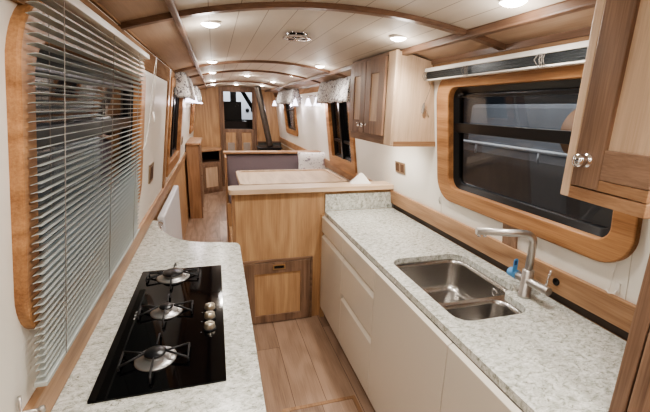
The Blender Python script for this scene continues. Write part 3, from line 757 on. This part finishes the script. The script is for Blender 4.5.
# ------------------------------------------------------------------ pelmets and wall lamps
def pelmet(side, y0, y1, label, z0=1.715, z1=1.93, dep=.12):
    W = WR if side > 0 else WL
    m = MB(); n = 24
    def front(a, b):
        y = y0 + (y1 - y0) * a; z = z0 + (z1 - z0) * b
        w = .006 * math.sin(a * 40 + 2 * b)
        p = Vector(W(y, z1 - .02, 0)); s = -1 if side > 0 else 1
        return (p.x + s * (dep - .035 * (b) ** 2 + w), y, z + .006 * math.sin(a * 23))
    m.surf(front, 40, 6)
    for y, aa in ((y0, 0), (y1, 1)):
        m.surf(lambda a, b, y=y, aa=aa: (Vector(front(aa, b)).lerp(Vector(W(y, z0 + (z1 - z0) * b, .002)), a)), 3, 6)
    m.surf(lambda a, b: (Vector(front(a, 1)).lerp(Vector(W(y0 + (y1 - y0) * a, z1, .002)), b)), 40, 1)
    o = m.build('window_pelmet', PELM, merge=True); o.modifiers.new('thick', 'SOLIDIFY').thickness = .006
    tag(o, label, 'pelmet', 'grey floral fabric pelmets over the saloon windows'); return o
pelmet(1, 3.16, 4.20, 'grey floral fabric pelmet over the right dinette window')
pelmet(1, 5.65, 7.1, 'grey floral fabric pelmet over the far right saloon window')
pelmet(-1, 3.6, 4.6, 'grey floral fabric pelmet over the left window opposite the dinette')
pelmet(-1, 6.0, 7.0, 'grey floral fabric pelmet over the far left saloon window')
def wall_lamp(side, y, label):
    W = WR if side > 0 else WL; s = -1 if side > 0 else 1
    z = 1.72; p = Vector(W(y, z + .07, 0)); c = Vector((p.x + s * .10, y, z + .045))
    t = thing('wall_lamp', label, 'lamp', (p.x, y, z), 'bell shaded wall lamps in the saloon')
    MB().lathe([(0, 0), (.03, 0), (.026, .012), (0, .014)], p, 'x', 20, flip=s).build('wall_rose', CHROME, t)
    MB().tube([p, p + Vector((s * .05, 0, .02)), p + Vector((s * .09, 0, .01)), c], .006, 8).build('arm', CHROME, t)
    MB().lathe([(.012, .01), (.02, 0), (.026, -.03), (.034, -.055), (.048, -.08), (.046, -.08), (.030, -.05), (.018, 0)], c, 'z', 24).build('shade', SHADE, t)
    lamp('wall_lamp_glow', (c.x, y, c.z - .10), 2.2, .03, False, (1, .88, .9))
wall_lamp(-1, 4.1, 'bell shaded wall lamp nearest on the left, below the floral pelmet')
wall_lamp(-1, 5.25, 'middle bell shaded wall lamp of the three on the left')
wall_lamp(-1, 7.2, 'farthest bell shaded wall lamp on the left side')
wall_lamp(1, 4.30, 'bell shaded wall lamp at the near edge of the right dinette pelmet')
wall_lamp(1, 4.75, 'bell shaded wall lamp on the right between pelmet and far window')
wall_lamp(1, 5.55, 'bell shaded wall lamp at the near edge of the far right pelmet')
wall_lamp(1, 7.55, 'farthest bell shaded wall lamp on the right, by the flue')

# ------------------------------------------------------------------ saloon furniture
r = thing('radiator', 'white flat panel radiator standing on the left wall beyond the worktop', 'radiator', (-.38, 3.3, .2))
MB().box(-.425, -.375, 2.76, 3.90, .20, .885).build('panel', RADM, r, bev=.012, bseg=3)
MB().box(-.446, -.425, 3.0, 3.04, .3, .8).build('bracket', RADM, r)
MB().box(-.446, -.425, 3.75, 3.79, .3, .8).build('bracket', RADM, r)
MB().tube([(-.40, 2.70, .845), (-.40, 2.762, .845)], .016, 14).tube([(-.40, 2.72, .845), (-.40, 2.72, 0.0)], .007, 8).build('valve', CHROME, r)
t = thing('sideboard', 'narrow oak cupboard with flat top against the left wall of the saloon', 'cupboard', (-.34, 6.2, 0))
MB().box(-.418, -.25, 5.74, 6.75, 0, 1.1).build('carcass', OAK['z'], t, bev=.003)
MB().box(-.415, -.215, 5.70, 6.8, 1.1, 1.13).build('top', OAK['y'], t, bev=.006)
MB().box(-.25, -.235, 6.0, 6.7, .1, 1.05).build('door', OAKD['z'], t, bev=.002)
MB().box(-.252, -.234, 5.74, 5.78, 0, 1.1).build('corner_post', OAKD['z'], t)
MB().lathe([(0, .0), (.008, .0), (.010, .012), (0, .016)], (-.235, 6.06, .6), 'x', 14).build('knob', CHROME, t)

t = thing('corner_cabinet', 'brown oak corner cabinet with open shelf over a pale panelled door', 'cabinet', (-.1, 7.8, 0))
fr = [(-.30, 7.42), (.085, 7.60)]
def CF(u, z, d):   # along the slanted face
    a, b = Vector((-.30, 7.36, 0)), Vector((.088, 7.62, 0)); w = (b - a).normalized(); n = Vector((w.y, -w.x, 0)); p = a + w * u + n * d; return (p.x, p.y, z)
FW = (Vector((-.30, 7.36)) - Vector((.088, 7.62))).length
foot = [(-.30, 7.36), (.088, 7.62), (.088, 8.09), (-.44, 8.09), (-.44, 7.36)]
foot_in = [(-.28, 7.40), (.07, 7.64), (.07, 8.08), (-.43, 8.08), (-.43, 7.40)]
MB().plate(foot, [], .0, .60).build('carcass', OAKD['z'], t)
MB().plate([(.05, 7.60), (.088, 7.62), (.088, 8.09), (.05, 8.09)], [], .6, .81).build('side_panel', OAKD['z'], t)
MB().plate([(-.30, 7.36), (-.26, 7.39), (-.40, 7.5), (-.44, 7.42)], [], .6, .81).build('side_panel', OAKD['z'], t)
MB().plate([(-.43, 8.0), (.05, 8.0), (.05, 8.08), (-.43, 8.08)], [], .6, .81).build('back_panel', DARK, t)
MB().plate([(-.32, 7.33), (.10, 7.60), (.10, 8.09), (-.44, 8.09), (-.44, 7.33)], [], .81, .84).build('top', OAK['x'], t, bev=.004)
dm = MB(); F = .07
dm.mbox(CF, .03, .03 + F, .05, .58, 0, .016).mbox(CF, FW - .03 - F, FW - .03, .05, .58, 0, .016).mbox(CF, .03 + F, FW - .03 - F, .05, .05 + F, 0, .016).mbox(CF, .03 + F, FW - .03 - F, .58 - F, .58, 0, .016)
dr = dm.build('door', OAKD['z'], t, bev=.002)
MB().mbox(CF, .03 + F, FW - .03 - F, .05 + F, .58 - F, 0, .008).build('panel', OAKL['z'], dr)
MB().lathe([(0, 0), (.010, 0), (.012, .014), (0, .018)], CF(.06, .52, .016), 'z', 14).build('knob', CHROME, dr)

t = thing('solid_fuel_stove', 'black stove on a tiled hearth at the far right of the saloon', 'stove', (1.05, 7.5, 0))
MB().box(.80, 1.22, 7.25, 7.7, .45, .88).build('body', BLACKM, t, bev=.01)
MB().box(.78, 1.24, 7.23, 7.72, .88, .90).build('top_plate', BLACKM, t, bev=.004)
MB().box(.795, .80, 7.32, 7.62, .52, .8).build('door', BLACKP, t)
for x in (.84, 1.18):
    for y in (7.3, 7.65): MB().box(x - .02, x + .02, y - .02, y + .02, .35, .45).build('leg', BLACKM, t)
h = thing('hearth', 'grey slate tiled hearth and surround in the far right corner', 'hearth', (1.05, 7.6, 0))
MB().box(.70, 1.345, 7.1, 8.09, 0, .35).build('hearth_base', SLATE, h)
h = thing('tile_surround', 'grey slate tile panel on the bulkhead behind the stove', 'surround', (1.1, 8.07, .35))
MB().box(.86, 1.34, 8.05, 8.095, .35, .93).build('tiles', SLATE, h)
MB().box(.85, 1.34, 8.03, 8.098, .93, .955).build('surround_trim', OAKD['x'], h)
FLUEM = plain('dull_flue_steel', rgb(112, 106, 100), .42, .85)
fl = thing('stove_flue', 'leaning bright steel flue pipe rising from the stove to the ceiling', 'flue', (1.02, 7.4, .9))
MB().tube([(1.02, 7.38, .909), (1.015, 7.38, .95), (.79, 7.32, 2.0), (.785, 7.32, 2.025)], .058, 20).build('pipe', FLUEM, fl)
m = MB()
pa, pb = Vector((1.015, 7.38, .95)), Vector((.79, 7.32, 2.0))
for k in range(11):
    c = pa.lerp(pb, (k + .5) / 11); MB().tube([c - (pb - pa).normalized() * .006, c + (pb - pa).normalized() * .006], .062, 20).build('collar_band', FLUEM, fl)
t = thing('side_cabinet', 'low oak cabinet with shelf along the far right wall', 'cabinet', (1.15, 6.1, 0))
MB().box(1.02, 1.345, 5.3, 7.05, 0, .84).build('carcass', OAKD['z'], t)
MB().box(1.0, 1.345, 5.28, 7.07, .84, .865).build('top', OAK['y'], t, bev=.004)
for a in (5.34, 5.92, 6.5): MB().box(1.005, 1.02, a, a + .5, .08, .8).build('door', OAKP['z'], t, bev=.002)

# floor hatch
t = thing('floor_hatch', 'oak edged lift-out hatch set in the floor at the foot of the frame', 'hatch', (.52, 1.4, 0))
MB().ring(lambda u, v, d: (u, v, d), rrect(.29, .728, 1.1, 1.745, .006, 2), rrect(.282, .706, 1.122, 1.723, .004, 2), .0005, .004).build('hatch_edge', OAK['y'], t)
MB().box(.284, .704, 1.124, 1.721, .0005, .003).build('hatch_panel', FLOOR, t)

# ceiling vent
v = thing('mushroom_vent', 'round chrome mushroom vent with cross bars on the ceiling boards', 'vent', (.452, 2.165, 2.05))
MB().lathe([(.055, .0), (.062, -.004), (.05, -.006), (.045, 0)], (.452, 2.165, 2.05), 'z', 36).build('ceiling_flange', CHROME, v)
MB().lathe([(.040, 0), (.040, -.022), (0, -.022)], (.452, 2.165, 2.05), 'z', 28).build('throat', DARK, v)
MB().ring(lambda u, w, d: (.452 + u, 2.165 + w, d), [(.078 * math.cos(k / 40 * 2 * PI), .078 * math.sin(k / 40 * 2 * PI)) for k in range(40)],
          [(.060 * math.cos(k / 40 * 2 * PI), .060 * math.sin(k / 40 * 2 * PI)) for k in range(40)], 2.020, 2.030).build('outer_ring', CHROME, v, bev=.003)
m = MB()
for k in range(4):
    a = k * PI / 2 + .5; c, s_ = math.cos(a), math.sin(a)
    f = lambda u, w, d, c=c, s_=s_: (.452 + u * c - w * s_, 2.165 + u * s_ + w * c, d)
    m.mbox(f, .012, .066, -.008, .008, 2.018, 2.028)
m.lathe([(0, 0), (.02, 0), (.02, -.010), (.012, -.016), (0, -.017)], (.452, 2.165, 2.03), 'z', 24)
m.build('cross_bars', CHROME, v)
m = MB()
for k in range(4):
    a = k * PI / 2 + .5 + PI / 4; c, s_ = math.cos(a), math.sin(a)
    m.tube([(.452 + .058 * c, 2.165 + .058 * s_, 2.025), (.452 + .055 * c, 2.165 + .055 * s_, 2.049)], .004, 8)
m.build('standoff', CHROME, v)

# ------------------------------------------------------------------ outside: boats alongside in a dim shed
t = thing('moored_boat', 'dark grey boat alongside seen through the right galley window', 'boat', (3.0, 2.5, 0))
MB().hexa([(2.4, -.5, .2), (4.2, -.5, .2), (4.2, 6, .2), (2.4, 6, .2), (2.5, -.5, 1.28), (4.0, -.5, 1.3), (4.0, 6, 1.3), (2.5, 6, 1.28)]).build('cabin_side', GREYP, t)
MB().tube([(2.42, -.4, 1.37), (2.42, 6, 1.38)], .014, 10).build('handrail', WPLAST, t)
m = MB()
for y in (.5, 1.9, 2.35, 3.1, 4.4): m.tube([(2.42, y, 1.28), (2.42, y, 1.37)], .01, 8)
m.build('rail_post', WPLAST, t)
MB().box(2.9, 4.0, 2.3, 3.9, 1.28, 1.75).build('covered_hatch', BLUEG, t, bev=.04)
MB().tube([(2.40, 1.2, .92), (2.40, 4.2, .98)], .008, 8).build('rubbing_strake', WPLAST, t)
t2 = thing('reflection_disc', 'tan disc imitating a reflection in the right galley window', 'cover', (2.6, 2.16, 1.28))  # disc added to stand in for a tan reflection in the glass
MB().lathe([(0, 0), (.20, 0), (.19, .03), (0, .035)], (2.6, 2.16, 1.525), 'x', 36).build('disc', TANP, t2)
t = thing('moored_boat', 'pale grey boat alongside glimpsed through the left blind', 'boat', (-2.2, 2, 0))
MB().hexa([(-3.6, -.5, .2), (-1.7, -.5, .2), (-1.7, 7, .2), (-3.6, 7, .2), (-3.5, -.5, 1.35), (-1.8, -.5, 1.3), (-1.8, 7, 1.3), (-3.5, 7, 1.35)]).build('cabin_side', GREYP, t)
MB().hexa([(-3.2, 1.2, 1.3), (-1.85, 1.2, 1.3), (-1.85, 3.6, 1.3), (-3.2, 3.6, 1.3), (-3.1, 1.5, 1.62), (-2.1, 1.5, 1.6), (-2.1, 3.1, 1.55), (-3.1, 3.1, 1.6)]).build('white_sheet', WPLAST, t, bev=.05)
MB().tube([(-1.76, -.4, 1.36), (-1.76, 7, 1.36)], .014, 8).build('handrail', TANP, t)
for s, x, nm in ((1, 6.5, 'right'), (-1, -5.5, 'left')):
    o = MB().box(x, x + .1, -8, 16, -1, 5).build('shed_wall', SHED); tag(o, 'dim grey shed wall far off beyond the %s windows' % nm, 'wall')
o = MB().box(-5.5, 6.5, 15.9, 16, -1, 5).build('shed_wall', SHED); tag(o, 'dim grey shed wall far beyond the end doors', 'wall')
o = MB().box(-5.5, 6.5, -8, 16, -1.1, -1).build('dock_floor', SHED); tag(o, 'dark dock floor under the boats', 'floor')
# front deck beyond the doors
t = thing('deck_locker', 'dark brown timber locker low on the front deck outside the end doors', 'locker', (.4, 8.8, 0))
MB().box(.1, .70, 8.75, 8.95, 0, 1.34).build('body', plain('dark_brown_timber', rgb(40, 28, 24), .5), t, bev=.01)
t = thing('control_board', 'black equipment board standing behind the deck locker, filling the opening over the end doors', 'board', (.4, 9.05, 0))
MB().box(.16, .60, 9.0, 9.1, 0, 1.76).build('board', BLACKM, t, bev=.01)
MB().box(.36, .49, 9.0, 9.1, 1.76, 2.3).build('post', BLACKM, t)
m = MB()
for a, b in ((.50, 1.70), (.535, 1.68), (.47, 1.66)): m.lathe([(0, 0), (.012, 0), (.010, .015), (0, .016)], (a, 9.0, b), 'y', 12, flip=-1)
m.build('dial', CHROME, t)
tag(MB().box(.59, 1.2, 9.15, 9.25, 0, 1.36).build('deck_bulwark', BLACKM), 'black bulwark low on the right outside the end doors', 'bulwark')
MB().tube([(.56, 9.12, 2.12), (1.0, 9.12, 1.40)], .045, 8).build('brace', BLACKM, t)
t = thing('moored_boat', 'white boat with two round ports beyond the end doors', 'boat', (.6, 12, 0))
MB().box(-1.2, 2.4, 12, 14, -.5, 2.6).build('hull', plain('bright_white_paint', rgb(205, 208, 214), .5), t)
for x in (.97, 1.13): MB().lathe([(0, 0), (.055, 0), (.055, .02), (0, .02)], (x, 11.98, 1.55), 'y', 20).build('port', BLACKM, t)
lamp('outside_fill', (.6, 10.8, 3.4), 420, .3, False, (.9, .95, 1))  # lamps added to brighten the boats and deck outside
lamp('outside_fill', (1.95, 2.6, 3.3), 260, .4, False, (1, .97, .94))
lamp('outside_fill', (-1.2, 2.2, 3.3), 160, .4, False, (.9, .95, 1))

w = bpy.data.worlds.new('shed_air'); bpy.context.scene.world = w; w.use_nodes = True
w.node_tree.nodes['Background'].inputs[0].default_value = (.6, .68, .8, 1); w.node_tree.nodes['Background'].inputs[1].default_value = .06

# ------------------------------------------------------------------ camera
f, h, yaw, pitch, roll = 373.741, 1.657, .286, -.255, .026
import json
cy, sy, cp, sp = math.cos(yaw), math.sin(yaw), math.cos(pitch), math.sin(pitch)
fw = Vector((sy * cp, cy * cp, sp)); rt = Vector((cy, -sy, 0)); up = rt.cross(fw)
r2 = rt * math.cos(roll) + up * math.sin(roll); u2 = -rt * math.sin(roll) + up * math.cos(roll)
cam = bpy.data.cameras.new('camera'); cam.sensor_width = 36; cam.lens = 36 * f / 650; cam.clip_start = .02; cam.clip_end = 60
co = bpy.data.objects.new('camera', cam); C.objects.link(co)
M = Matrix((r2, u2, -fw)).transposed().to_4x4(); M.translation = Vector((0, 0, h)); co.matrix_world = M
sc = bpy.context.scene; sc.camera = co
sc.view_settings.view_transform = 'AgX'
sc.view_settings.look = 'AgX - Medium High Contrast'
sc.view_settings.exposure = -0.04
sc.cycles.max_bounces = 8; sc.cycles.diffuse_bounces = 4; sc.cycles.glossy_bounces = 4; sc.cycles.transparent_max_bounces = 12
sc.cycles.sample_clamp_indirect = 6; sc.cycles.use_denoising = True
